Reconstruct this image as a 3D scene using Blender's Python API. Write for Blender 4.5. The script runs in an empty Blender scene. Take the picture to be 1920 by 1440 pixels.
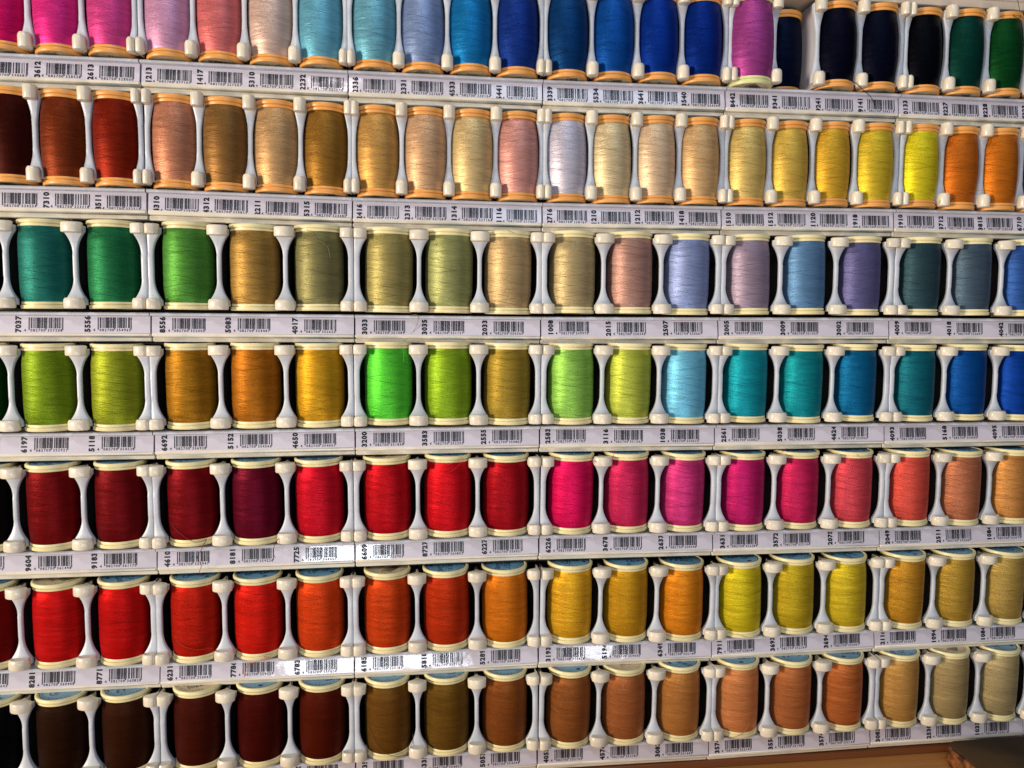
import bpy, bmesh, math, random
from mathutils import Vector, Matrix, Euler
random.seed(7)
R = math.radians
MM = 0.001
sc = bpy.context.scene
col = sc.collection

# ------------------------------------------------------------------ camera
W = 115.0                                     # width of one dispenser tray, mm
cam_d = bpy.data.cameras.new('camera')
cam = bpy.data.objects.new('camera', cam_d)
col.objects.link(cam)
cam.location = (1.3389*W*MM, -4.113*W*MM, -1.1225*W*MM)
cam.rotation_euler = (1.4914, -0.0058, -0.1223)
cam_d.sensor_fit = 'HORIZONTAL'; cam_d.sensor_width = 36
cam_d.lens = 1443.4/1920*36
cam_d.clip_start = 0.01; cam_d.clip_end = 50
sc.camera = cam

# ------------------------------------------------------------------ world, lamps, exposure
w = bpy.data.worlds.new('World'); sc.world = w; w.use_nodes = True
bg = w.node_tree.nodes['Background']
bg.inputs[0].default_value = (0.62, 0.70, 1.0, 1); bg.inputs[1].default_value = 0.11
sc.view_settings.view_transform = 'Standard'; sc.view_settings.look = 'None'
sc.view_settings.exposure = -0.03; sc.view_settings.gamma = 1.0
sc.view_settings.use_curve_mapping = False

def lamp(name, loc, target, size, power, color, size_y=None):
    l = bpy.data.lights.new(name, 'AREA'); l.energy = power; l.color = color
    l.size = size
    if size_y: l.shape = 'RECTANGLE'; l.size_y = size_y
    o = bpy.data.objects.new(name, l); col.objects.link(o)
    o.location = loc
    o.rotation_euler = (Vector(target)-Vector(loc)).to_track_quat('-Z', 'Y').to_euler()
    return o
lamp('shop_window_light', (-1.70, -1.05, -0.08), (0.15, 0, -0.25), 0.40, 46, (1.0, 0.86, 0.68))
lamp('ceiling_lamp', (-0.10, -1.15, 1.05), (0.1, 0, -0.2), 0.22, 6.5, (1.0, 0.88, 0.74))
lamp('cool_fill', (0.55, -1.3, 0.75), (0.25, 0, 0.0), 0.5, 3.6, (0.42, 0.70, 1.0))  # added cool fill that blues the upper rows, no known source
lamp('warm_fill', (0.45, -1.15, -0.85), (0.3, 0, -0.36), 0.3, 3.4, (1.0, 0.80, 0.66))  # added warm fill lifting the lower rows, not an actual fixture
lamp('low_window_light', (0.075, -1.0, -0.498), (0.133, 0, -0.336), 0.33, 1.5, (0.85, 0.93, 1.0), 0.085)
lamp('side_window_light', (0.02, -1.0, -0.32), (0.11, 0, -0.27), 0.15, 0.6, (0.8, 0.92, 1.0), 0.06)
lamp('small_window_light', (0.49, -1.0, -0.50), (0.25, 0, -0.33), 0.09, 0.3, (0.85, 0.93, 1.0), 0.06)
lamp('ceiling_spot', (-0.03, -1.25, 0.72), (0.1, 0, 0.0), 0.10, 0.3, (1.0, 0.9, 0.95), 0.05)

# ------------------------------------------------------------------ helpers
def lin(c):
    r = []
    for v in c:
        v = max(v, 0)/255.0
        r.append(v/12.92 if v <= 0.04045 else ((v+0.055)/1.055)**2.4)
    return tuple(r)+(1.0,)

def tag(o, label=None, cat=None, group=None, kind=None):
    if label: o['label'] = label
    if cat: o['category'] = cat
    if group: o['group'] = group
    if kind: o['kind'] = kind
    return o

def empty(name, loc, rot=(0, 0, 0)):
    o = bpy.data.objects.new(name, None); col.objects.link(o)
    o.empty_display_size = 0.01
    o.location = [v*MM for v in loc]; o.rotation_euler = rot
    return o

def link(name, me, parent=None, loc=(0, 0, 0), rot=(0, 0, 0)):
    o = bpy.data.objects.new(name, me); col.objects.link(o)
    o.location = [v*MM for v in loc]; o.rotation_euler = rot
    if parent: o.parent = parent
    return o

def mesh(name, verts, faces, mat, smooth=True, angle=35, uvs=None):
    me = bpy.data.meshes.new(name)
    me.from_pydata([(v[0]*MM, v[1]*MM, v[2]*MM) for v in verts], [], faces)
    if mat: me.materials.append(mat)
    if uvs:
        l = me.uv_layers.new(name='UVMap')
        for i, lp in enumerate(me.loops): l.data[i].uv = uvs[i]
    if smooth:
        me.polygons.foreach_set('use_smooth', [True]*len(me.polygons))
        me.set_sharp_from_angle(angle=R(angle))
    me.validate(); me.update()
    return me

def prism(poly, z0, z1, inset=0.5, top=None):
    """plan polygon (x,y) extruded z0..z1 with softened top and bottom edges"""
    n = len(poly)
    def off(k):
        out = []
        for i in range(n):
            p, c, q = poly[i-1], poly[i], poly[(i+1) % n]
            e1 = (c[0]-p[0], c[1]-p[1]); e2 = (q[0]-c[0], q[1]-c[1])
            n1 = (e1[1], -e1[0]); n2 = (e2[1], -e2[0])
            a = math.hypot(*n1) or 1; b = math.hypot(*n2) or 1
            v = (n1[0]/a+n2[0]/b, n1[1]/a+n2[1]/b); m = math.hypot(*v) or 1
            out.append((c[0]-v[0]/m*k, c[1]-v[1]/m*k))
        return out
    s = inset; q = top or inset
    rings = [(off(s), z0), (off(s*.3), z0+s*.3), (poly, z0+s), (poly, z1-q), (off(s*.25), z1-q*.45), (off(s), z1)]
    V, F = [], []
    for p, z in rings: V += [(x, y, z) for x, y in p]
    for r in range(len(rings)-1):
        for i in range(n):
            j = (i+1) % n
            F.append((r*n+i, r*n+j, (r+1)*n+j, (r+1)*n+i))
    F.append(tuple(reversed(range(n)))); F.append(tuple((len(rings)-1)*n+i for i in range(n)))
    return V, F

def box(x0, x1, y0, y1, z0, z1, b=0.4):
    """bar along x with bevelled long edges"""
    pr = [(y0+b, z0), (y0, z0+b), (y0, z1-b), (y0+b, z1), (y1, z1), (y1, z0)]
    V, F = [], []
    xs = [(x0, b), (x0+b, 0), (x1-b, 0), (x1, b)]
    cy, cz = (y0+y1)/2, (z0+z1)/2
    for x, s in xs:
        for y, z in pr:
            yy = min(max(y, y0+s), y1); zz = min(max(z, z0+s), z1-s)
            V.append((x, yy, zz))
    n = 6
    for r in range(3):
        for i in range(n):
            j = (i+1) % n
            F.append((r*n+i, r*n+j, (r+1)*n+j, (r+1)*n+i))
    F.append(tuple(reversed(range(n)))); F.append(tuple(3*n+i for i in range(n)))
    return V, F

def join(*parts):
    V, F = [], []
    for v, f in parts:
        k = len(V); V += v; F += [tuple(i+k for i in q) for q in f]
    return V, F

def lathe(profile, n=48, uv=False):
    """profile [(r,z)] bottom to top, around z; seam at +y"""
    V, F, U = [], [], []
    m = len(profile)
    for i in range(n):
        a = math.pi/2+2*math.pi*i/n
        for r, z in profile: V.append((r*math.cos(a), r*math.sin(a), z))
    for i in range(n):
        j = (i+1) % n
        for k in range(m-1):
            F.append((i*m+k, j*m+k, j*m+k+1, i*m+k+1))
            U += [(i/n, profile[k][1]), ((i+1)/n, profile[k][1]), ((i+1)/n, profile[k+1][1]), (i/n, profile[k+1][1])]
    return (V, F, U) if uv else (V, F)

# ------------------------------------------------------------------ materials
def newmat(name):
    m = bpy.data.materials.new(name); m.use_nodes = True
    nt = m.node_tree
    return m, nt, nt.nodes['Principled BSDF']

def N(nt, t, **kw):
    n = nt.nodes.new(t)
    for k, v in kw.items(): setattr(n, k, v)
    return n

def plastic(name, c, rough=0.32, dirt=0.12, coat=0.0, dirtcol=None, scale=60, sss=0.0):
    m, nt, b = newmat(name)
    tc = N(nt, 'ShaderNodeTexCoord'); oi = N(nt, 'ShaderNodeObjectInfo')
    no = N(nt, 'ShaderNodeTexNoise', noise_dimensions='4D'); no.inputs['Scale'].default_value = scale
    no.inputs['Detail'].default_value = 5
    nt.links.new(tc.outputs['Object'], no.inputs['Vector'])
    mu = N(nt, 'ShaderNodeMath', operation='MULTIPLY'); mu.inputs[1].default_value = 40
    nt.links.new(oi.outputs['Random'], mu.inputs[0]); nt.links.new(mu.outputs[0], no.inputs['W'])
    rp = N(nt, 'ShaderNodeValToRGB')
    c0 = lin(c); d = lin(dirtcol) if dirtcol else tuple(v*(1-dirt*2.0) for v in c0[:3])+(1,)
    rp.color_ramp.elements[0].position = 0.32; rp.color_ramp.elements[0].color = d
    rp.color_ramp.elements[1].position = 0.55; rp.color_ramp.elements[1].color = c0
    nt.links.new(no.outputs['Fac'], rp.inputs[0]); nt.links.new(rp.outputs[0], b.inputs['Base Color'])
    n2 = N(nt, 'ShaderNodeTexNoise'); n2.inputs['Scale'].default_value = 900
    nt.links.new(tc.outputs['Object'], n2.inputs['Vector'])
    bp = N(nt, 'ShaderNodeBump'); bp.inputs['Strength'].default_value = 0.12; bp.inputs['Distance'].default_value = 0.0002
    nt.links.new(n2.outputs['Fac'], bp.inputs['Height']); nt.links.new(bp.outputs[0], b.inputs['Normal'])
    rr = N(nt, 'ShaderNodeMapRange'); rr.inputs['To Min'].default_value = rough+0.12; rr.inputs['To Max'].default_value = rough-0.06
    nt.links.new(no.outputs['Fac'], rr.inputs['Value']); nt.links.new(rr.outputs[0], b.inputs['Roughness'])
    b.inputs['Coat Weight'].default_value = coat; b.inputs['Coat Roughness'].default_value = 0.08
    if sss:
        b.inputs['Subsurface Weight'].default_value = sss
        b.inputs['Subsurface Radius'].default_value = (0.004, 0.003, 0.002)
    return m

M_LUG = plastic('ivory_plastic', (226, 216, 196), 0.22, 0.10)
M_RAIL = plastic('ivory_rail_plastic', (222, 214, 198), 0.35, 0.12)
M_PLATE = plastic('white_divider_plastic', (196, 201, 210), 0.33, 0.09)
M_LEDGE = plastic('white_ledge_plastic', (196, 200, 214), 0.35, 0.06)
M_WALL = plastic('painted_shade_lining', (34, 30, 30), 0.6, 0.1)  # pale channel walls coloured near black, standing in for shade beside the spools
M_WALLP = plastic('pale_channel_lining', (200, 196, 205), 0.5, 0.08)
M_CREAM = plastic('cream_cap_plastic', (232, 220, 168), 0.33, 0.08)
M_TAN = plastic('tan_cap_plastic', (226, 158, 78), 0.36, 0.08)
M_GREENCAP = plastic('pale_green_cap_plastic', (214, 214, 150), 0.33, 0.08)
M_CARD = plastic('glossy_label_card', (203, 198, 212), 0.4, 0.06, coat=1.0, scale=30)
M_BLUE = plastic('blue_paper', (112, 168, 200), 0.4, 0.12, coat=0.5, scale=200)
M_BEIGE = plastic('beige_paper', (214, 196, 158), 0.5, 0.10, coat=0.3, scale=200)

nt = M_CARD.node_tree; b = nt.nodes['Principled BSDF']
nt.nodes['Bump'].inputs['Strength'].default_value = .03
tc = N(nt, 'ShaderNodeTexCoord'); n3 = N(nt, 'ShaderNodeTexNoise'); n3.inputs['Scale'].default_value = 70
nt.links.new(tc.outputs['Object'], n3.inputs['Vector'])
b3 = N(nt, 'ShaderNodeBump'); b3.inputs['Strength'].default_value = .35; b3.inputs['Distance'].default_value = .0006
nt.links.new(n3.outputs['Fac'], b3.inputs['Height']); nt.links.new(b3.outputs[0], b.inputs['Coat Normal'])

def flat(name, c, rough=0.6):
    m, nt, b = newmat(name); b.inputs['Base Color'].default_value = lin(c); b.inputs['Roughness'].default_value = rough
    return m
M_INK = flat('black_ink', (8, 7, 18), 0.45)
M_INKB = flat('dark_blue_ink', (24, 34, 84), 0.5)

# thread: wound in two crossing directions, colour taken from the object's own colour
def thread_material():
    m, nt, b = newmat('wound_thread')
    L = nt.links.new
    uv = N(nt, 'ShaderNodeUVMap'); uv.uv_map = 'UVMap'
    sp = N(nt, 'ShaderNodeSeparateXYZ'); L(uv.outputs[0], sp.inputs[0])
    oi = N(nt, 'ShaderNodeObjectInfo')
    rnd = N(nt, 'ShaderNodeMath', operation='MULTIPLY'); rnd.inputs[1].default_value = 97; L(oi.outputs['Random'], rnd.inputs[0])
    def ma(op, a, bb=None, c=None):
        n = N(nt, 'ShaderNodeMath', operation=op)
        for i, v in enumerate((a, bb, c)):
            if v is None: continue
            if hasattr(v, 'links') or hasattr(v, 'is_linked'): L(v, n.inputs[i])
            else: n.inputs[i].default_value = v
        return n.outputs[0]
    u, v = sp.outputs[0], sp.outputs[1]
    def fam(slope, us, vs):
        vv = ma('MULTIPLY_ADD', u, slope, v)
        cb = N(nt, 'ShaderNodeCombineXYZ')
        L(ma('MULTIPLY', u, us), cb.inputs[0]); L(ma('MULTIPLY', vv, vs), cb.inputs[1]); L(rnd.outputs[0], cb.inputs[2])
        no = N(nt, 'ShaderNodeTexNoise'); no.inputs['Scale'].default_value = 1; no.inputs['Detail'].default_value = 3
        no.inputs['Roughness'].default_value = 0.7
        L(cb.outputs[0], no.inputs['Vector'])
        return no.outputs['Fac'], vv
    a, va = fam(10, 4, 2.2)
    c, vc = fam(-9, 4, 2.4)
    d, _ = fam(1.5, 16, 3.6)
    e, _ = fam(2, 2.5, 0.25)
    fine = ma('MULTIPLY', ma('ADD', ma('ADD', a, c), d), 1/3)
    # separate dark crossing threads
    def lines(vv, pitch, wd, mask_scale, thr):
        cb = N(nt, 'ShaderNodeCombineXYZ'); L(ma('MULTIPLY', u, 2.2), cb.inputs[0]); L(ma('MULTIPLY', v, .04), cb.inputs[1]); L(rnd.outputs[0], cb.inputs[2])
        no = N(nt, 'ShaderNodeTexNoise'); no.inputs['Scale'].default_value = 1; no.inputs['Detail'].default_value = 1; L(cb.outputs[0], no.inputs['Vector'])
        q = ma('ADD', ma('MULTIPLY', vv, 1/pitch), ma('MULTIPLY', no.outputs['Fac'], .35))
        fr = ma('FRACT', ma('ADD', q, rnd.outputs[0]))
        ln = ma('LESS_THAN', fr, wd)
        cb2 = N(nt, 'ShaderNodeCombineXYZ'); L(ma('MULTIPLY', u, mask_scale), cb2.inputs[0]); L(ma('MULTIPLY', v, .35), cb2.inputs[1]); L(ma('ADD', rnd.outputs[0], pitch), cb2.inputs[2])
        n2 = N(nt, 'ShaderNodeTexNoise'); n2.inputs['Scale'].default_value = 1; n2.inputs['Detail'].default_value = 2; L(cb2.outputs[0], n2.inputs['Vector'])
        mk = N(nt, 'ShaderNodeMapRange'); mk.inputs['From Min'].default_value = thr; mk.inputs['From Max'].default_value = thr+.08
        L(n2.outputs['Fac'], mk.inputs['Value'])
        return ma('MULTIPLY', ln, mk.outputs[0])
    l1 = lines(ma('MULTIPLY_ADD', u, 17.0, v), 4.3, 0.05, 4, 0.47)
    l2 = lines(ma('MULTIPLY_ADD', u, -13.0, v), 6.1, 0.035, 4, 0.50)
    l3 = lines(ma('MULTIPLY_ADD', u, 8.0, v), 1.5, 0.12, 26, 0.53)
    dark = ma('MAXIMUM', ma('MAXIMUM', l1, l2), ma('MULTIPLY', l3, 0.55))
    k = N(nt, 'ShaderNodeMapRange'); k.inputs['From Min'].default_value = .34; k.inputs['From Max'].default_value = .66
    k.inputs['To Min'].default_value = .66; k.inputs['To Max'].default_value = 1.30; L(fine, k.inputs['Value'])
    k2 = N(nt, 'ShaderNodeMapRange'); k2.inputs['From Min'].default_value = .3; k2.inputs['From Max'].default_value = .7
    k2.inputs['To Min'].default_value = .88; k2.inputs['To Max'].default_value = 1.1; L(e, k2.inputs['Value'])
    val = ma('MULTIPLY', ma('MULTIPLY', k.outputs[0], k2.outputs[0]), ma('SUBTRACT', 1.0, ma('MULTIPLY', dark, 0.40)))
    mx = N(nt, 'ShaderNodeVectorMath', operation='SCALE'); L(oi.outputs['Color'], mx.inputs[0]); L(val, mx.inputs['Scale'])
    L(mx.outputs[0], b.inputs['Base Color'])
    b.inputs['Roughness'].default_value = 0.40
    b.inputs['Specular IOR Level'].default_value = 0.06
    b.inputs['Metallic'].default_value = 0.48          # satin lustre tinted by the dye
    b.inputs['Anisotropic'].default_value = 0.75
    tg = N(nt, 'ShaderNodeTangent'); tg.direction_type = 'UV_MAP'; tg.uv_map = 'UVMap'
    L(tg.outputs[0], b.inputs['Tangent'])
    bp = N(nt, 'ShaderNodeBump'); bp.inputs['Strength'].default_value = 0.6; bp.inputs['Distance'].default_value = 0.00025
    L(ma('SUBTRACT', fine, ma('MULTIPLY', dark, 0.4)), bp.inputs['Height']); L(bp.outputs[0], b.inputs['Normal'])
    return m
M_THREAD = thread_material()

def loose_mat():
    m, nt, b = newmat('loose_thread_fibre')
    oi = N(nt, 'ShaderNodeObjectInfo'); nt.links.new(oi.outputs['Color'], b.inputs['Base Color'])
    b.inputs['Roughness'].default_value = .7
    return m
M_LOOSE = loose_mat()

def wood(name, c1, c2, sx=3, rough=.5):
    m, nt, b = newmat(name); L = nt.links.new
    tc = N(nt, 'ShaderNodeTexCoord'); mp = N(nt, 'ShaderNodeMapping'); mp.inputs['Scale'].default_value = (sx, 60, 60)
    no = N(nt, 'ShaderNodeTexNoise'); no.inputs['Scale'].default_value = 3; no.inputs['Detail'].default_value = 6
    L(tc.outputs['Object'], mp.inputs[0]); L(mp.outputs[0], no.inputs['Vector'])
    rp = N(nt, 'ShaderNodeValToRGB'); rp.color_ramp.elements[0].position = .35; rp.color_ramp.elements[0].color = lin(c1)
    rp.color_ramp.elements[1].position = .65; rp.color_ramp.elements[1].color = lin(c2)
    L(no.outputs['Fac'], rp.inputs[0]); L(rp.outputs[0], b.inputs['Base Color']); b.inputs['Roughness'].default_value = rough
    bp = N(nt, 'ShaderNodeBump'); bp.inputs['Strength'].default_value = .2; bp.inputs['Distance'].default_value = .0003
    L(no.outputs['Fac'], bp.inputs['Height']); L(bp.outputs[0], b.inputs['Normal'])
    return m

# ------------------------------------------------------------------ lettering
_gl = {}
def glyph(ch, shear=0.0, bold=0.0):
    k = (ch, shear, bold)
    if k not in _gl:
        cu = bpy.data.curves.new('glyph', 'FONT'); cu.body = ch; cu.size = 1.0; cu.resolution_u = 2
        cu.shear = shear; cu.offset = bold; cu.fill_mode = 'FRONT'
        o = bpy.data.objects.new('glyph', cu); col.objects.link(o)
        bpy.context.view_layer.update()
        me = bpy.data.meshes.new_from_object(o.evaluated_get(bpy.context.evaluated_depsgraph_get()))
        V = [tuple(v.co) for v in me.vertices]; F = [tuple(p.vertices) for p in me.polygons]
        bpy.data.objects.remove(o); bpy.data.meshes.remove(me); bpy.data.curves.remove(cu)
        _gl[k] = (V, F)
    return _gl[k]

def text2d(s, size, adv=0.62, bold=0.02, shear=0.0):
    """flat text, left to right from origin, returns 2-D verts (x,y) and faces"""
    V, F = [], []; x = 0
    for ch in s:
        if ch != ' ':
            g, f = glyph(ch, shear, bold); k = len(V)
            V += [((p[0]+x)*size, p[1]*size) for p in g]; F += [tuple(i+k for i in q) for q in f]
        x += adv
    return V, F

_Lc = ['0001101','0011001','0010011','0111101','0100011','0110001','0101111','0111011','0110111','0001011']
_par = ['LLLLLL','LLGLGG','LLGGLG','LLGGGL','LGLLGG','LGGLLG','LGGGLL','LGLGLG','LGLGGL','LGGLGL']
def ean(d13):
    s = '101'
    for i, p in zip(d13[1:7], _par[int(d13[0])]):
        c = _Lc[int(i)]
        s += c if p == 'L' else ''.join('1' if q == '0' else '0' for q in c)[::-1]
    s += '01010'
    for i in d13[7:]: s += ''.join('1' if q == '0' else '0' for q in _Lc[int(i)])
    return s+'101'

def quad2(V, F, x0, x1, y0, y1):
    k = len(V); V += [(x0, y0), (x1, y0), (x1, y1), (x0, y1)]; F.append((k, k+1, k+2, k+3))

def barcode2d(tail, wd, h):
    """EAN bars with digits under them, centred on x=0, base at y=0"""
    V, F = [], []
    bits = ean('4082700'+tail); m = wd/95; x = 0
    i = 0
    while i < 95:
        if bits[i] == '1':
            j = i
            while j < 95 and bits[j] == '1': j += 1
            guard = i < 3 or i >= 92 or 45 <= i < 50
            quad2(V, F, -wd/2+i*m-.03, -wd/2+j*m+.045, 1.0 if guard else 1.9, h)
            i = j
        else: i += 1
    for s, x0 in (('4', -wd/2-2.4), ('082700', -wd/2+1.0), (tail, .9)):
        tv, tf = text2d(s, 2.1, .66, .025); k = len(V)
        V += [(a+x0, b+.1) for a, b in tv]; F += [tuple(q+k for q in f) for f in tf]
    return V, F

def print_mesh(name, V2, F, fn, mat):
    me = mesh(name, [fn(x, y) for x, y in V2], F, mat, smooth=False)
    return me

# ------------------------------------------------------------------ layout of rows (mm)
zb = [0, -72.52, -141.74, -210.42, -280.14, -350.85, -418.95]
zt = [73.0]+zb[:-1]
# how far each module joint sits off the regular grid (dx, dz)
ppm = 3.0
joff = {}
res = {(0,0):(4.2,2.3),(1,0):(-1.3,5.0),(2,0):(-1.3,1.4),(3,0):(-.4,-2.2),(4,0):(1.3,-2.4),(5,0):(3,-.6),
(0,1):(2.3,-1.3),(1,1):(-4.2,-2.2),(2,1):(-6.9,-.1),(3,1):(-5.7,1.2),(4,1):(-2.4,.8),(5,1):(1.8,-.6),
(0,2):(1.2,-2.8),(1,2):(-.3,-3.8),(2,2):(.9,-2.2),(3,2):(1.6,1.9),(4,2):(.8,3.6),(5,2):(.1,2.4),
(0,3):(1,-.1),(1,3):(3.1,-1.8),(2,3):(4.5,-.4),(3,3):(6.2,0),(4,3):(2.8,0),(5,3):(-1.5,-2.6),(6,3):(-.5,-1.5),
(0,4):(-1.5,1.8),(1,4):(-2.9,2.7),(2,4):(-1.8,1.4),(3,4):(-2.4,-.7),(4,4):(-1.9,-2),(5,4):(-.4,1.2),(6,4):(.6,1.6)}
def joint(r, j):
    jj = min(max(j, 0), 4)
    a = res.get((r, jj)) or res.get((5, jj))
    return (j*W-a[0]/ppm*.75, zb[r]+a[1]/ppm*.75)

SPEC = {
 'narrow': dict(n=4, pitch=28.1, gap=21.3, omid=25.6, lug=(19.0, 27.0), lug2=(63.5, 71.3), ledge=(15.2, 17.3), card=(6.2, 15.0), A=(3.0, 5.8), B=(0, 2.9), capR=12.7, sz=(17.7, 69.6), cy=2.3),
 'wide':   dict(n=3, pitch=37.0, gap=25.6, omid=34.5, lug=(18.9, 25.0), lug2=(61.6, 67.5), ledge=(14.9, 16.9), card=(5.6, 14.8), A=(2.9, 5.3), B=(0, 2.8), capR=14.4, sz=(18.6, 68.6), cy=4.3)}

def half_open(S, z):
    z0, z1 = S['lug'][1]-1.0, S['lug2'][0]+1.0
    t = abs(z-(z0+z1)/2)/((z1-z0)/2)
    a, b = S['omid']/2, S['gap']/2
    t0, ex = (.32, 2.3) if S['n'] == 3 else (.22, 1.9)
    if t < t0: return a
    return a-(a-b)*min(1, (t-t0)/(1-t0))**ex

def make_divider(S, kind, side):
    """side: 0 inner, -1 left end (extends to +x from the joint), +1 right end"""
    z0, z1 = S['lug'][0]+2, S['lug2'][1]-2
    V, F = [], []; n = 30; m = 6
    inner = S['pitch']/2
    endw = (W-(S['n']-1)*S['pitch'])/2
    for i in range(n+1):
        z = z0+(z1-z0)*i/n
        ho = half_open(S, z)
        if side == 0: xl, xr = -(inner-ho), inner-ho
        elif side < 0: xl, xr = .12, endw-ho
        else: xl, xr = -(endw-ho), -.12
        zz = min(z-z0, z1-z); yf = -5.0-1.2*max(0, 1-zz/12)
        if 15.2 < zz: yf -= 0.35*min(1, (zz-15.2)/1.0)
        e = min(.45, (xr-xl)*.3)
        V += [(xl, -3.0, z), (xl, yf+e, z), (xl+e, yf, z), (xr-e, yf, z), (xr, yf+e, z), (xr, -3.0, z)]
    for i in range(n):
        for k in range(m-1): F.append((i*m+k, i*m+k+1, (i+1)*m+k+1, (i+1)*m+k))
        F.append((i*m+m-1, i*m, (i+1)*m, (i+1)*m+m-1))
    F.append(tuple(range(m))); F.append(tuple(reversed([n*m+k for k in range(m)])))
    return mesh('divider', V, [tuple(reversed(f)) for f in F], M_PLATE, angle=50)

def make_lug(S, kind, side, zr):
    if side == 0:
        h = (S['pitch']-S['gap'])/2
        f = h/5.7
        if kind == 'wide':
            half = [(.9, 2), (.9, -2.2), (1.6, -3.6), (3.6, -5.0), (5.5, -6.2), (5.75, -7.2), (5.6, -8.7), (4.6, -9.9), (3.0, -10.8), (1.5, -11.3), (.5, -11.5)]
        else:
            half = [(.8, 2), (.8, -3.0), (1.5, -4.2), (2.8, -5.4), (3.4, -6.6), (3.45, -8.6), (3.2, -9.8), (2.4, -10.9), (1.2, -11.5), (.4, -11.65)]
        poly = half+[(-x, y) for x, y in reversed(half)]
    else:
        e = (W-(S['n']-1)*S['pitch'])/2-S['gap']/2
        if kind == 'wide':
            poly = [(.15, 2), (1.5, 2), (1.5, -2.2), (2.2, -3.6), (e-2.2, -5.0), (e-.4, -6.2), (e, -7.2), (e-.1, -8.8), (e-1.0, -10.0), (e-2.6, -10.8), (3.2, -11.3), (1.7, -11.2), (.7, -10.7), (.15, -9.8)]
        else:
            poly = [(.15, 2), (1.3, 2), (1.3, -3.2), (2.2, -4.4), (e-1.1, -5.4), (e-.1, -6.8), (e, -8.6), (e-.3, -9.8), (e-1.1, -10.9), (2.3, -11.5), (1.1, -11.2), (.4, -10.5), (.15, -9.6)]
        if side > 0: poly = [(-x, y) for x, y in poly]
    # orientation: make counter-clockwise
    ar = sum(poly[i-1][0]*poly[i][1]-poly[i][0]*poly[i-1][1] for i in range(len(poly)))
    if ar < 0: poly = poly[::-1]
    V, F = prism(poly, zr[0], zr[1], .75, 1.9 if zr[0] < 30 else .75)
    return mesh('lug', V, F, M_LUG, angle=40)

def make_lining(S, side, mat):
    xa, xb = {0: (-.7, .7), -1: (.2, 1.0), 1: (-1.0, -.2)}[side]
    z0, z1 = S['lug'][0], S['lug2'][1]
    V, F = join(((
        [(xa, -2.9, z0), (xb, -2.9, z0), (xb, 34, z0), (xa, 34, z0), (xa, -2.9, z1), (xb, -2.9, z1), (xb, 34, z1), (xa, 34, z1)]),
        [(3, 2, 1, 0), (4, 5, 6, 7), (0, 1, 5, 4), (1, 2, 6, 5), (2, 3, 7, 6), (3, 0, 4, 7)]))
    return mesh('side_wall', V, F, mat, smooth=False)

LIB = {}
for kind, S in SPEC.items():
    for side in (-1, 0, 1):
        LIB[kind, 'div', side] = make_divider(S, kind, side)
        LIB[kind, 'lug', side] = make_lug(S, kind, side, S['lug'])
        LIB[kind, 'lug2', side] = make_lug(S, kind, side, S['lug2'])
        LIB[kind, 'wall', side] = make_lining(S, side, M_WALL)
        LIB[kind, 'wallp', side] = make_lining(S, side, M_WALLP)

ROWWORD = ['top', 'second', 'third', 'fourth', 'fifth', 'sixth', 'bottom']
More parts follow.
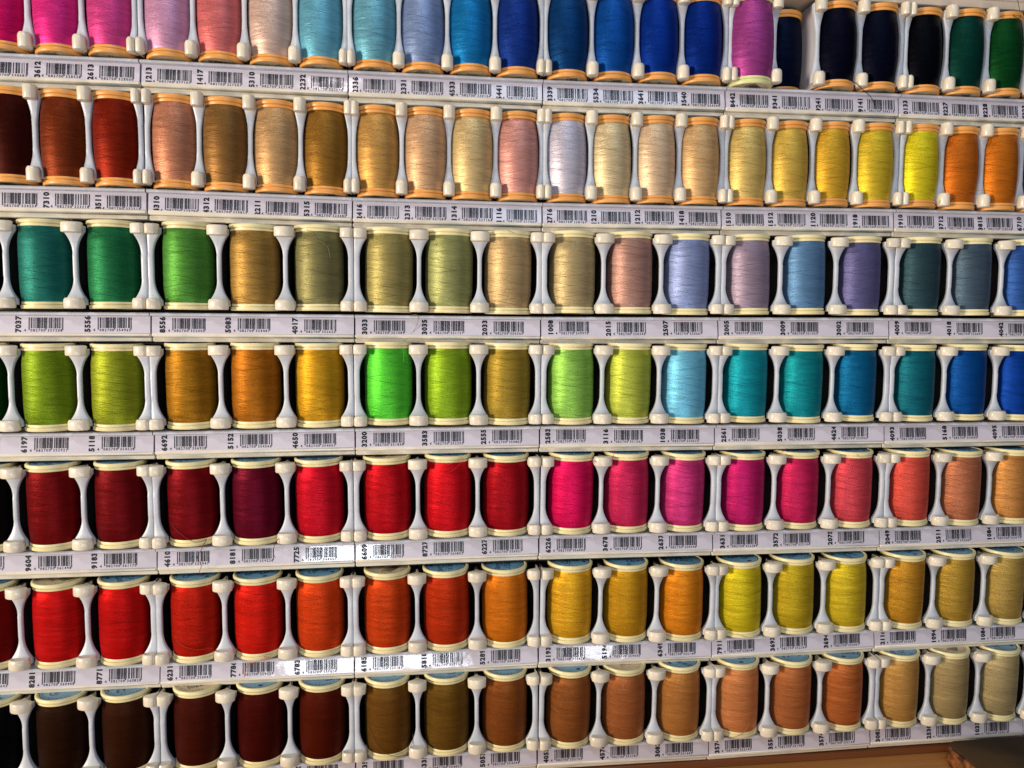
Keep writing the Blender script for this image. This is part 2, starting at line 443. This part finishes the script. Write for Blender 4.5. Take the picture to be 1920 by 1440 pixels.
# code, ean tail, thread colour (as seen), colour word
ROWS = [
 [['3442', '330682', (205, 0, 90), 'deep magenta'], ['3512', '330683', (228, 0, 112), 'strong magenta'], ['3612', '328328', (240, 52, 150), 'hot pink'], ['2613', '328000', (236, 84, 160), 'candy pink'],
  ['1213', '327107', (228, 170, 205), 'light orchid pink'], ['1417', '327201', (236, 130, 130), 'coral pink'], ['5310', '327140', (232, 200, 185), 'pale blush'], ['2232', '327546', (120, 190, 214), 'light sky blue'],
  ['2336', '327706', (122, 186, 206), 'soft aqua blue'], ['2331', '327669', (146, 166, 208), 'pale lavender blue'], ['4533', '330164', (18, 132, 195), 'bright azure'], ['5441', '331307', (30, 66, 150), 'royal violet blue'],
  ['3339', '332328', (14, 72, 128), 'dark petrol blue'], ['5534', '332618', (10, 88, 170), 'medium blue'], ['3641', '334711', (4, 60, 155), 'deep royal blue'], ['3540', '334599', (4, 50, 138), 'dark royal blue'],
  ['8442', '336360', (180, 78, 155), 'orchid purple'], ['9341', '336367', (6, 22, 52), 'dark navy'], ['9241', '336136', (10, 12, 36), 'midnight navy'], ['9141', '336216', (8, 13, 38), 'blackish navy'],
  ['0133', '336182', (6, 8, 20), 'near black'], ['8227', '334179', (4, 68, 58), 'dark bottle green'], ['8228', '334182', (10, 78, 34), 'forest green'], ['7323', '334190', (20, 90, 50), 'leaf green']],
 [['9310', '334250', (50, 15, 8), 'blackish brown'], ['8310', '334254', (72, 20, 8), 'very dark brown'], ['7310', '333318', (132, 58, 24), 'chestnut brown'], ['8511', '332519', (142, 38, 10), 'rust red'],
  ['4310', '329786', (204, 140, 110), 'rosy brown'], ['4312', '329823', (152, 112, 62), 'taupe brown'], ['2211', '327500', (212, 170, 120), 'light tan'], ['5315', '323680', (162, 118, 46), 'bronze brown'],
  ['2416', '327768', (212, 164, 92), 'golden tan'], ['2313', '327584', (222, 180, 140), 'pinkish beige'], ['1314', '327164', (226, 198, 144), 'pale sand'], ['1116', '327003', (226, 164, 154), 'dusty pink'],
  ['2716', '328161', (218, 212, 228), 'white'], ['1210', '327065', (232, 210, 168), 'cream'], ['1212', '327089', (232, 202, 168), 'creamy peach'], ['1418', '327225', (224, 184, 132), 'light apricot'],
  ['1510', '327220', (228, 198, 120), 'pale straw yellow'], ['1512', '327287', (226, 190, 86), 'soft yellow'], ['1120', '327027', (226, 180, 50), 'golden yellow'], ['1918', '327423', (226, 196, 46), 'warm yellow'],
  ['1910', '327406', (232, 216, 10), 'bright lemon yellow'], ['3712', '328502', (208, 116, 20), 'burnt orange'], ['3815', '328548', (212, 122, 14), 'pumpkin orange'], ['6710', '329500', (122, 50, 15), 'reddish brown']],
 [['9037', '357227', (8, 12, 16), 'black'], ['7037', '357208', (36, 118, 108), 'dark teal'], ['5556', '354962', (38, 122, 78), 'emerald green'],
  ['8556', '352005', (90, 152, 64), 'lime green'], ['5083', '354481', (172, 136, 70), 'khaki gold'], ['4017', '352623', (142, 136, 92), 'grey olive'],
  ['3033', '351084', (168, 156, 98), 'olive khaki'], ['3035', '351121', (164, 166, 110), 'sage green'], ['2033', '350360', (198, 170, 124), 'warm beige'],
  ['1008', '349975', (192, 172, 128), 'sand beige'], ['2015', '350346', (190, 148, 136), 'dusty mauve'], ['2507', '350667', (150, 164, 210), 'periwinkle'],
  ['2005', '350292', (168, 150, 170), 'greyish lilac'], ['3009', '351022', (104, 144, 184), 'steel blue'], ['3002', '350988', (108, 106, 152), 'slate purple'],
  ['4009', '352548', (58, 86, 96), 'dark slate'], ['4018', '352647', (86, 106, 124), 'slate grey blue'], ['4042', '352685', (54, 96, 166), 'denim blue']],
 [['7567', '357567', (4, 60, 10), 'dark green'], ['6197', '355921', (124, 150, 18), 'moss green'], ['5118', '354528', (150, 160, 30), 'yellowish olive'],
  ['6692', '356928', (165, 116, 14), 'dark ochre'], ['5152', '354566', (176, 110, 14), 'caramel brown'], ['4650', '354061', (206, 156, 14), 'golden mustard'],
  ['3200', '351848', (92, 208, 58), 'vivid green'], ['3583', '352203', (142, 176, 28), 'lime olive'], ['2555', '350803', (166, 140, 50), 'old gold'],
  ['2583', '361782', (150, 202, 90), 'light green'], ['3116', '351565', (186, 196, 74), 'pale lime'], ['1038', '350032', (120, 196, 228), 'pale ice blue'],
  ['2561', '350827', (0, 152, 168), 'turquoise'], ['5038', '354306', (0, 146, 156), 'teal green'], ['4624', '353963', (0, 106, 152), 'cerulean'],
  ['4093', '352944', (14, 110, 126), 'dull petrol teal'], ['5168', '354580', (0, 80, 152), 'cobalt blue'], ['4095', '353040', (5, 70, 160), 'strong blue']],
 [['9750', '361076', (14, 3, 5), 'blackish maroon'], ['9604', '361498', (126, 8, 14), 'dark blood red'], ['9183', '361175', (120, 8, 18), 'dark wine red'],
  ['4610', '353941', (130, 8, 22), 'garnet red'], ['8181', '359226', (110, 5, 42), 'plum'], ['7725', '358441', (208, 5, 42), 'raspberry red'],
  ['6609', '353903', (196, 5, 28), 'carmine red'], ['8727', '360802', (214, 5, 30), 'cherry red'], ['6227', '356027', (170, 8, 30), 'deep crimson'],
  ['6226', '356003', (228, 0, 98), 'shocking pink'], ['3678', '352326', (206, 42, 96), 'rose pink'], ['2637', '350940', (212, 60, 132), 'bubblegum pink'],
  ['3631', '352289', (196, 30, 112), 'magenta rose'], ['3572', '352104', (202, 36, 96), 'dark rose pink'], ['2075', '350483', (212, 76, 90), 'salmon pink'],
  ['2049', '350421', (222, 90, 76), 'coral orange'], ['2511', '350687', (190, 120, 86), 'dusty peach'], ['1084', '350070', (202, 142, 76), 'light caramel']],
 [['9640', '360642', (130, 5, 5), 'dark red'], ['8281', '360408', (216, 10, 10), 'bright red'], ['8771', '360828', (206, 5, 5), 'pure red'],
  ['6231', '356065', (202, 35, 5), 'brick red orange'], ['7786', '358526', (228, 30, 5), 'fiery orange red'], ['6783', '357024', (228, 76, 5), 'strong orange'],
  ['6185', '355181', (216, 76, 5), 'tangerine orange'], ['5818', '357727', (202, 60, 5), 'dark orange'], ['5289', '354740', (228, 132, 5), 'amber orange'],
  ['3193', '351626', (238, 182, 24), 'sunny amber yellow'], ['5194', '354665', (212, 160, 14), 'mustard yellow'], ['6349', '356140', (232, 146, 8), 'marigold'],
  ['7911', '358540', (228, 208, 4), 'bright yellow'], ['3693', '352364', (206, 180, 24), 'greenish yellow'], ['3694', '352401', (222, 196, 28), 'lemon gold'],
  ['2116', '350629', (206, 152, 40), 'honey yellow'], ['1094', '350155', (192, 156, 60), 'dull gold'], ['1084', '350131', (192, 162, 86), 'pale straw']],
 [['9799', '361100', (8, 8, 15), 'blue black'], ['9788', '361060', (50, 28, 14), 'espresso brown'], ['8744', '361080', (62, 32, 16), 'dark chocolate brown'],
  ['9077', '361200', (78, 28, 16), 'dark mahogany'], ['9055', '361230', (78, 18, 10), 'dark oxblood brown'], ['8600', '361260', (92, 30, 10), 'deep rust brown'],
  ['7335', '354812', (118, 82, 30), 'bronze olive brown'], ['5335', '354835', (116, 86, 30), 'khaki brown'], ['5053', '354344', (138, 82, 36), 'nut brown'],
  ['4055', '352760', (148, 92, 46), 'cinnamon brown'], ['4576', '353787', (166, 104, 60), 'copper brown'], ['3083', '351442', (182, 126, 66), 'camel'],
  ['3574', '352142', (205, 136, 84), 'peachy copper'], ['3556', '351985', (178, 112, 66), 'light sienna'], ['3574', '352166', (184, 108, 56), 'orange brown'],
  ['3083', '351606', (190, 146, 80), 'tan'], ['2530', '350704', (172, 152, 108), 'khaki grey'], ['1033', '350018', (178, 160, 118), 'pale khaki']]]

# ------------------------------------------------------------------ trays
def tray(r, s):
    kind = 'narrow' if r < 2 else 'wide'; S = SPEC[kind]; n = S['n']
    (xa, za), (xb, zb_) = joint(r, s), joint(r, s+1)
    wd = math.hypot(xb-xa, zb_-za); ang = math.atan2(zb_-za, xb-xa)
    kx = wd/W
    dy = random.uniform(-.35, .35)
    rot = (0, -ang, 0)
    t = empty('dispenser_tray', (xa, dy, za), rot)
    slots = ROWS[r][(s+1)*n:(s+2)*n] if s < 5 else [['1008', '350%03d' % (100+r*7+q), (150, 130, 90), 'tan'] for q in range(n)]
    names = [q[3] for q in slots]
    shown = names[0] if s >= 0 else names[1]
    vis = (names[-3:] if s == -1 else names[:3])
    side = {-1: ' at left edge', 4: ' at right edge'}.get(s, '')
    tag(t, '%s row tray%s of %s spools' % (ROWWORD[r], side, ' and '.join(vis[:2]) if s == -1 else ', '.join(vis[:2])+' and '+vis[2]), 'thread tray', 'dispenser trays of the thread rack')
    if s == 5: t['label'] = 'end of an ivory tray just entering the %s row at the right edge' % ROWWORD[r]
    # horizontal members
    g = .25
    def bar(name, y0, y1, zr, mat, b=.45, extra=0):
        V, F = box(g-extra, wd-g+extra, y0, y1, zr[0], zr[1], b)
        return link(name, mesh(name, V, F, mat, angle=40), t)
    bar('base_rail', 0, 14, S['B'], M_RAIL, .5)
    bar('label_rail', -2.6, 13, (S['A'][0], S['A'][1]), M_RAIL, .7)
    # label holder ledge, sloped top
    l0, l1 = S['ledge']
    pr = [(-3.4, l0), (-4.2, l0+.4), (-4.3, l1-.6), (-3.6, l1), (6, l1+.1), (12, l1-.2), (12, l0)]
    V, F = [], []; m = len(pr)
    for x in (g, wd-g):
        V += [(x, y, z) for y, z in pr]
    F = [(i, (i+1) % m, m+(i+1) % m, m+i) for i in range(m)]+[tuple(reversed(range(m))), tuple(m+i for i in range(m))]
    link('ledge', mesh('ledge', V, [tuple(reversed(f)) for f in F][::1], M_LEDGE, angle=30), t)
    # label card, slightly tilted, slipped between ledge and rail
    c0, c1 = S['card']
    zc0, zc1 = S['A'][1]-.6, l0+.5
    ty = 0 if (r, s) in ((5, 1), (4, 0), (4, 1), (5, 0), (5, 2), (0, 0)) else random.uniform(-.2, .2)
    yb, yt = -2.3+ty, -.95-ty
    def cy(z): return yb+(yt-yb)*(z-zc0)/(zc1-zc0)
    V = [(g+.2, cy(zc0), zc0), (wd-g-.2, cy(zc0), zc0), (wd-g-.2, cy(zc1), zc1), (g+.2, cy(zc1), zc1)]
    V += [(x, 11, z) for x, y, z in V]
    card = link('label_card', mesh('label_card', V, [(0, 1, 2, 3), (5, 4, 7, 6), (4, 0, 3, 7), (1, 5, 6, 2), (3, 2, 6, 7), (4, 5, 1, 0)], M_CARD, smooth=False), t)
    # dividers and lugs
    def X(i): return (S['pitch']*(i-(n-1)/2)+W/2)*kx
    for i in range(n+1):
        if i == 0: sd, x = -1, 0
        elif i == n: sd, x = 1, wd
        else: sd, x = 0, (X(i-1)+X(i))/2
        d = link('divider', LIB[kind, 'div', sd], t, (x, 0, 0))
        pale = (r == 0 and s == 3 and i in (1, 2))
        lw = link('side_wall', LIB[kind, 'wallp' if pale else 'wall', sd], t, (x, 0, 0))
        for zz in ('lug', 'lug2'):
            if (r, s, i, zz) == (99, 0, 0, ''): continue
            link('lug', LIB[kind, zz, sd], d, (0, random.uniform(-.12, .12), random.uniform(-.12, .12)))
    # print on the card
    bz = 6.4 if kind == 'narrow' else 6.6
    for i, (code, tail, c, nm) in enumerate(slots):
        jx, jz = random.uniform(-.5, .5), random.uniform(-.35, .45)
        if kind == 'narrow': jz -= .35
        bx = X(i)+(3.0 if kind == 'narrow' else .2)+jx
        V2, F2 = barcode2d(tail, 18.6, 8.1)
        fn = lambda a, b_, bx=bx, jz=jz: (bx+a, cy(bz+b_+jz-.8)-.06, bz+b_+jz-.8)
        link('barcode', print_mesh('barcode', V2, F2, fn, M_INK), card)
        tv, tf = text2d(code, 4.1, .575, .06)
        cx = X(i)-(9.6 if kind == 'narrow' else 13.2)+jx
        fn = lambda a, b_, cx=cx, jz=jz: (cx-b_, cy(bz+a+jz-1.2)-.06, bz+a+jz-1.2)
        link('code_number', print_mesh('code_number', tv, tf, fn, M_INK), card)
    # the spools
    for i, q in enumerate(slots):
        if (r, s, i) in SKIP or s == 5: continue
        spool(r, s, i, kind, S, q, t, X(i))

# ------------------------------------------------------------------ spools
def cap_profile(Rc, h, up):
    """outer disc plus inner flange; z from 0 (thread side) to h (outside)"""
    p = [(Rc*.55, 0), (Rc*.955, 0), (Rc*.965, .25), (Rc*.965, h*.30), (Rc*.93, h*.34), (Rc*.93, h*.42), (Rc*.985, h*.45), (Rc, h*.52), (Rc, h-.55), (Rc*.985, h-.18), (Rc*.955, h), (Rc*.92, h), (Rc*.905, h-.15), (Rc*.89, h-.6), (.01, h-.6)]
    if not up: p = [(r, -z) for r, z in p][::-1]
    return p
def body_profile(kind, var):
    rr = random.Random(var*31+5)
    H = {'narrow': 52.0, 'wide': 50.2}[kind]
    ch = 4.4 if kind == 'narrow' else 4.0
    z0, z1 = ch-.3, H-ch+.3
    if kind == 'narrow': re, rm = 11.7, 13.15
    else: re, rm = 13.65, 14.4
    re += rr.uniform(-.25, .2); rm += rr.uniform(-.15, .12); sk = rr.uniform(-.06, .06)
    out = []; n = 44
    for i in range(n+1):
        t = i/n; x = abs(2*t-1+sk)
        r = re+(rm-re)*(1-min(1, x)**(2.3 if kind == 'narrow' else 4.6))
        r += rr.uniform(-.05, .05)
        out.append((r, z0+(z1-z0)*t))
    return out, H, ch
BODY = {}
for kind in SPEC:
    for v in range(5):
        p, H, ch = body_profile(kind, v)
        V, F, U = lathe(p, 56, uv=True)
        BODY[kind, v] = (mesh('thread', V, F, M_THREAD, angle=80, uvs=U), p)
CAP = {}
for kind, Rc, ch in (('narrow', 12.75, 4.4), ('wide', 14.5, 4.0)):
    for up in (True, False):
        for mn, mt in (('cream', M_CREAM), ('tan', M_TAN), ('green', M_GREENCAP)):
            V, F = lathe(cap_profile(Rc, ch, up), 56)
            CAP[kind, up, mn] = mesh('cap', V, F, mt, angle=35)

def arc_text(s, rad, size, a0, step, V, F, bold=.02):
    for k, chh in enumerate(s):
        if chh == ' ': continue
        g, f = glyph(chh, 0, bold); a = a0-k*step; kk = len(V)
        for x, y in [(p[0], p[1]) for p in g]:
            lx, ly = (x-.3)*size, rad+y*size
            V.append((lx*math.cos(a-math.pi/2)-ly*math.sin(a-math.pi/2), lx*math.sin(a-math.pi/2)+ly*math.cos(a-math.pi/2)))
        F += [tuple(i+kk for i in q) for q in f]

def disc_label(kind, style, up):
    Rl = (12.75 if kind == 'narrow' else 14.5)*.865
    n = 40; sg = 1 if up else -1
    V = [(0, 0, .12*sg)]+[(Rl*math.cos(2*math.pi*i/n), Rl*math.sin(2*math.pi*i/n), .12*sg) for i in range(n)]
    F = [(0, 1+i, 1+(i+1) % n) for i in range(n)]
    if not up: F = [tuple(reversed(f)) for f in F]
    me = mesh('cap_label', V, F, M_BLUE if style == 'blue' else M_BEIGE, smooth=False)
    P, Q = [], []
    if style == 'blue':
        for tx, sz, x0, y0 in (('Coats', 6.0, -8.0, 1.2), ('Duet', 6.0, -1.5, -5.0)):
            a, b = text2d(tx, sz, .56, .012, .35); k = len(P)
            P += [(x+x0, y+y0) for x, y in a]; Q += [tuple(i+k for i in f) for f in b]
        quad2(P, Q, -7.5, 6.5, .1, .45)
        arc_text('100% POLYESTER 100 m', Rl*.80, 1.7, R(200), R(12.0), P, Q)
        k = len(P); m = 14; P += [(1.5*math.cos(6.283*i/m)-Rl*.1, 1.2*math.sin(6.283*i/m)-Rl*.72) for i in range(m)]; Q.append(tuple(k+i for i in range(m)))
        for i in range(n):   # thin printed ring
            a, b = 2*math.pi*i/n, 2*math.pi*(i+1)/n; k = len(P)
            P += [(Rl*.955*math.cos(a), Rl*.955*math.sin(a)), (Rl*.985*math.cos(a), Rl*.985*math.sin(a)), (Rl*.985*math.cos(b), Rl*.985*math.sin(b)), (Rl*.955*math.cos(b), Rl*.955*math.sin(b))]
            Q.append((k, k+1, k+2, k+3))
    else:
        a, b = barcode2d('353787', 14.0, 7.0); P += [(x, y-.5) for x, y in a]; Q += [tuple(f) for f in b]
        a, b = text2d('4576', 3.0, .62, .02); k = len(P); P += [(x-3.6, y-5.0) for x, y in a]; Q += [tuple(i+k for i in f) for f in b]
        arc_text('100% POLYESTER', Rl*.82, 1.5, R(325), R(-9.5), P, Q)
    if not up: P = [(-x, y) for x, y in P]; Q = [tuple(reversed(f)) for f in Q]
    me2 = mesh('lettering', [(x, y, .16*sg) for x, y in P], Q, M_INKB if style == 'blue' else M_INK, smooth=False)
    return me, me2
DISC = {(k, st, up): disc_label(k, st, up) for k in SPEC for st in ('blue', 'beige') for up in (True, False)}

LOOSE = {}   # (r,s,i): list of polylines in spool space (mm): x across, y depth, z up from spool base
def tube(pts, rad=.16, n=6):
    V, F = [], []
    # smooth by catmull-rom
    P = [Vector(p) for p in pts]; Q = []
    for i in range(len(P)-1):
        p0 = P[max(i-1, 0)]; p1 = P[i]; p2 = P[i+1]; p3 = P[min(i+2, len(P)-1)]
        for k in range(8):
            t = k/8
            Q.append(.5*((2*p1)+(-p0+p2)*t+(2*p0-5*p1+4*p2-p3)*t*t+(-p0+3*p1-3*p2+p3)*t**3))
    Q.append(P[-1])
    for i, p in enumerate(Q):
        d = (Q[min(i+1, len(Q)-1)]-Q[max(i-1, 0)]).normalized()
        a = d.orthogonal().normalized(); b = d.cross(a)
        for k in range(n):
            w_ = 2*math.pi*k/n; V.append(tuple(p+(a*math.cos(w_)+b*math.sin(w_))*rad))
    for i in range(len(Q)-1):
        for k in range(n):
            j = (k+1) % n; F.append((i*n+k, i*n+j, (i+1)*n+j, (i+1)*n+k))
    return V, F

SKIP = set()
def dye(c):
    l = [a for a in lin(c)[:3]]
    y = .3*l[0]+.6*l[1]+.1*l[2]
    l = [a*.95+y*.05 for a in l]
    return tuple(min(1, .77*g*a**1.13) for a, g in zip(l, (1.0, 1.0, .98)))+(1,)
TALB = 1.0
def spool(r, s, i, kind, S, q, t, x):
    code, tail, c, nm = q
    H = 52.0 if kind == 'narrow' else 50.2; ch = 4.4 if kind == 'narrow' else 4.0
    capn = 'tan' if r < 2 else 'cream'
    sc_ = 1.0; dy = random.uniform(-.5, .5); dz = random.uniform(-.25, .45); k = 1.0
    if (r, s, i) == (0, 3, 0): capn = 'green'; k = 1.10; dy = -2.4; dz = -.6
    if (r, s, i) == (0, 3, 1): dy = 13.5; dz = -1.0
    lo = t.matrix_basis if False else None
    ang = t.rotation_euler[1]
    loc = Vector((x, S['cy']+dy, S['sz'][0]+dz))
    wl = Matrix.Rotation(ang, 3, 'Y') @ loc
    base = [t.location[j]/MM+wl[j] for j in range(3)]
    sp_rot = (R(random.uniform(-.8, .8)), ang+R(random.uniform(-.7, .7)), 0)
    o = empty('thread_spool', base, sp_rot)
    capw = {'tan': 'tan', 'cream': 'cream', 'green': 'pale green'}[capn]
    if s == -1 and i == (0 if r < 2 else 0) or (r < 2 and s == -1 and i == 1):
        lb = '%s thread spool cut off at left edge of %s row' % (nm, ROWWORD[r])
    elif r == 6 and s < 1:
        lb = '%s thread spool with %s caps in bottom row' % (nm, capw)
    else:
        lb = '%s thread spool with %s caps above code %s in %s row' % (nm, capw, code, ROWWORD[r])
    if (r, s, i) == (0, 3, 1): lb = 'dark navy thread spool sunk deeper into its slot than its neighbours, top row'
    if (r, s, i) == (0, 3, 0): lb = 'orchid purple thread spool with pale green caps, larger than its top row neighbours'
    tag(o, lb, 'thread spool', 'thread spools in %s row' % ROWWORD[r])
    v = random.randrange(5)
    b = link('thread', BODY[kind, v][0], o); b.color = dye([min(250, a*(1.12 if r == 6 else 1.0)) for a in c])
    tc = link('top_cap', CAP[kind, True, capn], o, (0, 0, H-ch), (0, 0, random.uniform(0, 6.28)))
    bc = link('bottom_cap', CAP[kind, False, capn], o, (0, 0, ch), (0, 0, random.uniform(0, 6.28)))
    st = 'beige' if random.random() < .06 else 'blue'
    if (r, s, i) in ((6, 2, 1), (6, 0, 0), (5, 1, 0), (6, 4, 1)): st = 'beige'
    tl = link('cap_label', DISC[kind, st, True][0], tc, (0, 0, ch-.6), (0, 0, random.uniform(0, 6.28)))
    link('lettering', DISC[kind, st, True][1], tl)
    if (r, s, i) == (6, 2, 1): tl.rotation_euler[2] = -tc.rotation_euler[2]+R(4)
    bl = link('cap_label', DISC[kind, 'beige', False][0], bc, (0, 0, -ch+.6), (0, 0, random.uniform(0, 6.28)))
    link('lettering', DISC[kind, 'beige', False][1], bl)
    if k != 1.0: o.scale = (k, k, 1.04)
    if (r, s, i) in LOOSE:
        V, F = [], []
        for pl in LOOSE[r, s, i]:
            V, F = join((V, F), tube(pl[0], pl[1]))
        lt = link('loose_thread', mesh('loose_thread', V, F, M_LOOSE), o)
        lt.color = tuple(a*.7 for a in lin(c)[:3])+(1,)

LOOSE.update({
 (0, 3, 2): [([(4, -12.5, 4), (9, -13.2, 1.5), (14, -13.5, -2.5), (19, -13, -6), (23, -11.5, -11)], .22)],
 (0, 4, 2): [([(3, -11, 51), (-1, -12.5, 49), (4, -12.6, 47.5), (5, -10, 55), (3, -9, 64), (-2, -9.5, 68), (-5, -9, 70)], .2)],
 (4, 0, 0): [([(-11, -9.5, 14), (-5, -14.6, 9), (2, -15.2, 4), (6, -15, 3), (10, -13, 4)], .18), ([(10, -13.5, 4), (7, -14, -2), (4, -12.5, -7), (6, -12, -12), (4.5, -11, -16), (5.2, -11, -19)], .17)],
 (4, 0, 1): [([(17, -12, 6), (13, -15, 2), (11, -15, -4), (12, -14, -8)], .17)],
 (3, 1, 0): [([(8, -13.5, 47), (9.5, -14.2, 43), (9, -14.8, 38)], .12)],
 (2, 0, 2): [([(-5, -14.5, 47), (-1, -15, 42), (6, -14.6, 38), (8, -14, 31)], .15)],
 (2, 1, 0): [([(12, -9, -2), (17, -9, -1), (17.5, -7, -6), (14, -6, -12), (8, -6, -15), (6, -6, -17)], .12)],
 (2, 1, 2): [([(-11, -10, 49), (-9, -13, 51), (-3, -15, 50), (2, -15.2, 48)], .13)],
 (4, 1, 1): [([(-1, -15, 45), (4, -15.2, 47), (9, -14, 48), (5, -15, 44), (1, -15.4, 41)], .14)],
 (4, 2, 0): [([(10, -13, 47), (14, -14, 46), (20, -14, 45), (23, -14, 48), (25, -12, 52)], .16)],
 (4, 3, 0): [([(14, -11, 48), (18, -13, 49), (23, -12, 52), (26, -10, 53)], .13)],
 (4, 3, 2): [([(-4, -15, 49), (0, -15.5, 46), (5, -15, 44)], .1)],
 (5, 0, 0): [([(-12, -8, 18), (-5, -14.6, 12), (3, -15, 9), (12, -12, 8)], .15)],
 (5, 0, 1): [([(5, -15, 3), (8, -15, 1), (-3, -15, -1), (-6, -14, -5), (-7, -14, -10)], .15)],
 (5, 3, 0): [([(-17, -10, 1), (-8, -14, 3), (0, -15, 1), (8, -14.5, -1.5), (13, -13, 0)], .12)],
 (5, 1, 2): [([(-24, -12.5, 46), (-18, -13, 49), (-12, -13.5, 50), (-6, -14, 48)], .12)],
 (6, 1, 0): [([(-12, -9, 20), (-6, -14.7, 9), (2, -15.4, 4), (10, -14, 3), (15, -10, 8), (15.5, -8, 13)], .15)],
 (6, 3, 0): [([(-20, -11, 2), (-10, -14, 1), (-2, -15.2, 4), (3, -15.4, 10)], .13)],
 (6, 2, 0): [([(14, -13, 3), (18, -14, 1), (24, -13, -4), (26, -12, -6)], .12)],
 (6, 4, 1): [([(8, -14, 47), (12, -13, 49), (16, -13, 48), (20, -13.5, 47)], .12)],
 (1, 4, 1): [([(-22, -12.2, -1), (-16, -12.5, 6), (-8, -12.8, 9), (0, -13.4, 10.5), (9, -12.6, 12), (17, -12.3, 12)], .13)],
 (1, 4, 0): [([(-26, -11.8, 49), (-20, -12.2, 52), (-12, -12.3, 53), (-11, -12, 47)], .12)],
 (1, 1, 0): [([(2, -13, 49), (7, -13, 46), (10, -12, 41)], .1)],
 (1, 2, 1): [([(8, -11, 50), (12, -12, 55), (14, -11, 58)], .1), ([(6, -12.8, 49), (11, -12, 45), (13, -9, 40)], .1)],
 (1, 3, 3): [([(-3, -13, 40), (5, -13.2, 38)], .08)],
})

for r in range(7):
    for s in range(-1, 6 if r > 4 else 5): tray(r, s)

# ------------------------------------------------------------------ cabinet that carries the trays
M_BACK = plastic('dark_cabinet_interior', (30, 28, 28), .7)
M_HEAD = plastic('cream_laminate', (206, 186, 166), .45, .10, scale=14)
M_BASE = wood('brown_wood', (98, 54, 28), (118, 68, 36), 2)
M_COUNTER = wood('orange_beech_wood', (172, 116, 58), (190, 132, 70), 2)
cab = empty('rack_cabinet', (W*2, 35, -180))
tag(cab, 'thread rack cabinet behind the trays with cream header and brown base board', 'display cabinet')
def part(name, x0, x1, y0, y1, z0, z1, mat, b=.8):
    V, F = box(x0-W*2, x1-W*2, y0-35, y1-35, z0+180, z1+180, b)
    return link(name, mesh(name, V, F, mat, angle=40), cab)
part('back_panel', -2*W, 6*W, 36, 44, zb[6]-3, 76, M_BACK)
part('header_board', -2*W, 6*W, -2, 34, 73.6, 79.4, M_HEAD, .6)
part('header_panel', -2*W, 6*W, 1.5, 44, 80.0, 150, M_HEAD, .6)
part('base_board', -2*W, 6*W, -1, 44, -424.6, zb[6]-.6, M_BASE, .5)
for z in zb[:-1]:
    part('shelf', -2*W, 6*W, 4.5, 35.5, z-1.4, z-.4, M_BACK, .2)
# counter
V, F = box(-700, 1100, -370, 60, -455, -425, 2)
tag(link('counter', mesh('counter', V, F, M_COUNTER, angle=40)), kind='structure')

# ------------------------------------------------------------------ worn case on the counter
def worn_leather():
    m, nt, b = newmat('worn_brown_leather'); L = nt.links.new
    tc = N(nt, 'ShaderNodeTexCoord'); no = N(nt, 'ShaderNodeTexNoise'); no.inputs['Scale'].default_value = 90; no.inputs['Detail'].default_value = 8
    L(tc.outputs['Object'], no.inputs['Vector'])
    rp = N(nt, 'ShaderNodeValToRGB'); rp.color_ramp.elements[0].position = .42; rp.color_ramp.elements[0].color = lin((62, 32, 14))
    rp.color_ramp.elements[1].position = .62; rp.color_ramp.elements[1].color = lin((176, 108, 54))
    L(no.outputs['Fac'], rp.inputs[0]); L(rp.outputs[0], b.inputs['Base Color']); b.inputs['Roughness'].default_value = .6
    bp = N(nt, 'ShaderNodeBump'); bp.inputs['Strength'].default_value = .8; bp.inputs['Distance'].default_value = .001
    L(no.outputs['Fac'], bp.inputs['Height']); L(bp.outputs[0], b.inputs['Normal'])
    return m
M_LEATH = worn_leather()
M_TOP = plastic('dark_olive_cloth', (66, 46, 18), .9, .15, scale=50)
case = empty('worn_box', (500, -60, -425))
tag(case, 'worn dark box with frayed brown edge lying below the rack at bottom right', 'box')
def slab(name, x0, x1, y0, y1, z0, z1, rc, mat, jitter=0, rings=5):
    rr = random.Random(3); pts = []
    for cx, cyy, a0 in ((x1-rc, y1-rc, 0), (x0+rc, y1-rc, 90), (x0+rc, y0+rc, 180), (x1-rc, y0+rc, 270)):
        for k in range(9): a = R(a0+k*90/8); pts.append((cx+rc*math.cos(a), cyy+rc*math.sin(a)))
    dense = []
    for i in range(len(pts)):
        p, q = pts[i], pts[(i+1) % len(pts)]; d = math.hypot(q[0]-p[0], q[1]-p[1]); m = max(1, int(d/3))
        for k in range(m): dense.append((p[0]+(q[0]-p[0])*k/m, p[1]+(q[1]-p[1])*k/m))
    n = len(dense); V, F = [], []
    c = ((x0+x1)/2, (y0+y1)/2)
    for j in range(rings+1):
        z = z0+(z1-z0)*j/rings
        f = .99 if j in (0, rings) else 1
        for x, y in dense:
            e = rr.uniform(-jitter, jitter)*(.4 if j == rings else 1)
            dx, dy = x-c[0], y-c[1]; m = math.hypot(dx, dy)
            V.append((c[0]+dx*f+dx/m*e, c[1]+dy*f+dy/m*e, z+(rr.uniform(-jitter, jitter)*.3 if 0 < j < rings else 0)))
    for j in range(rings):
        for i in range(n): k = (i+1) % n; F.append((j*n+i, j*n+k, (j+1)*n+k, (j+1)*n+i))
    F.append(tuple(reversed(range(n)))); F.append(tuple(rings*n+i for i in range(n)))
    V = [(x-500, y+60, z+425) for x, y, z in V]
    return link(name, mesh(name, V, F, mat, angle=50), case)
BX0, BY1, BZ = 509, -10, -411
slab('body', BX0-1.2, BX0+180, BY1-140, BY1-1.5, -425, BZ-1.6, 7, M_LEATH, .8, 8)
slab('lid', BX0, BX0+182, BY1-142, BY1, BZ-1.5, BZ, 7, M_TOP, .25, 2)
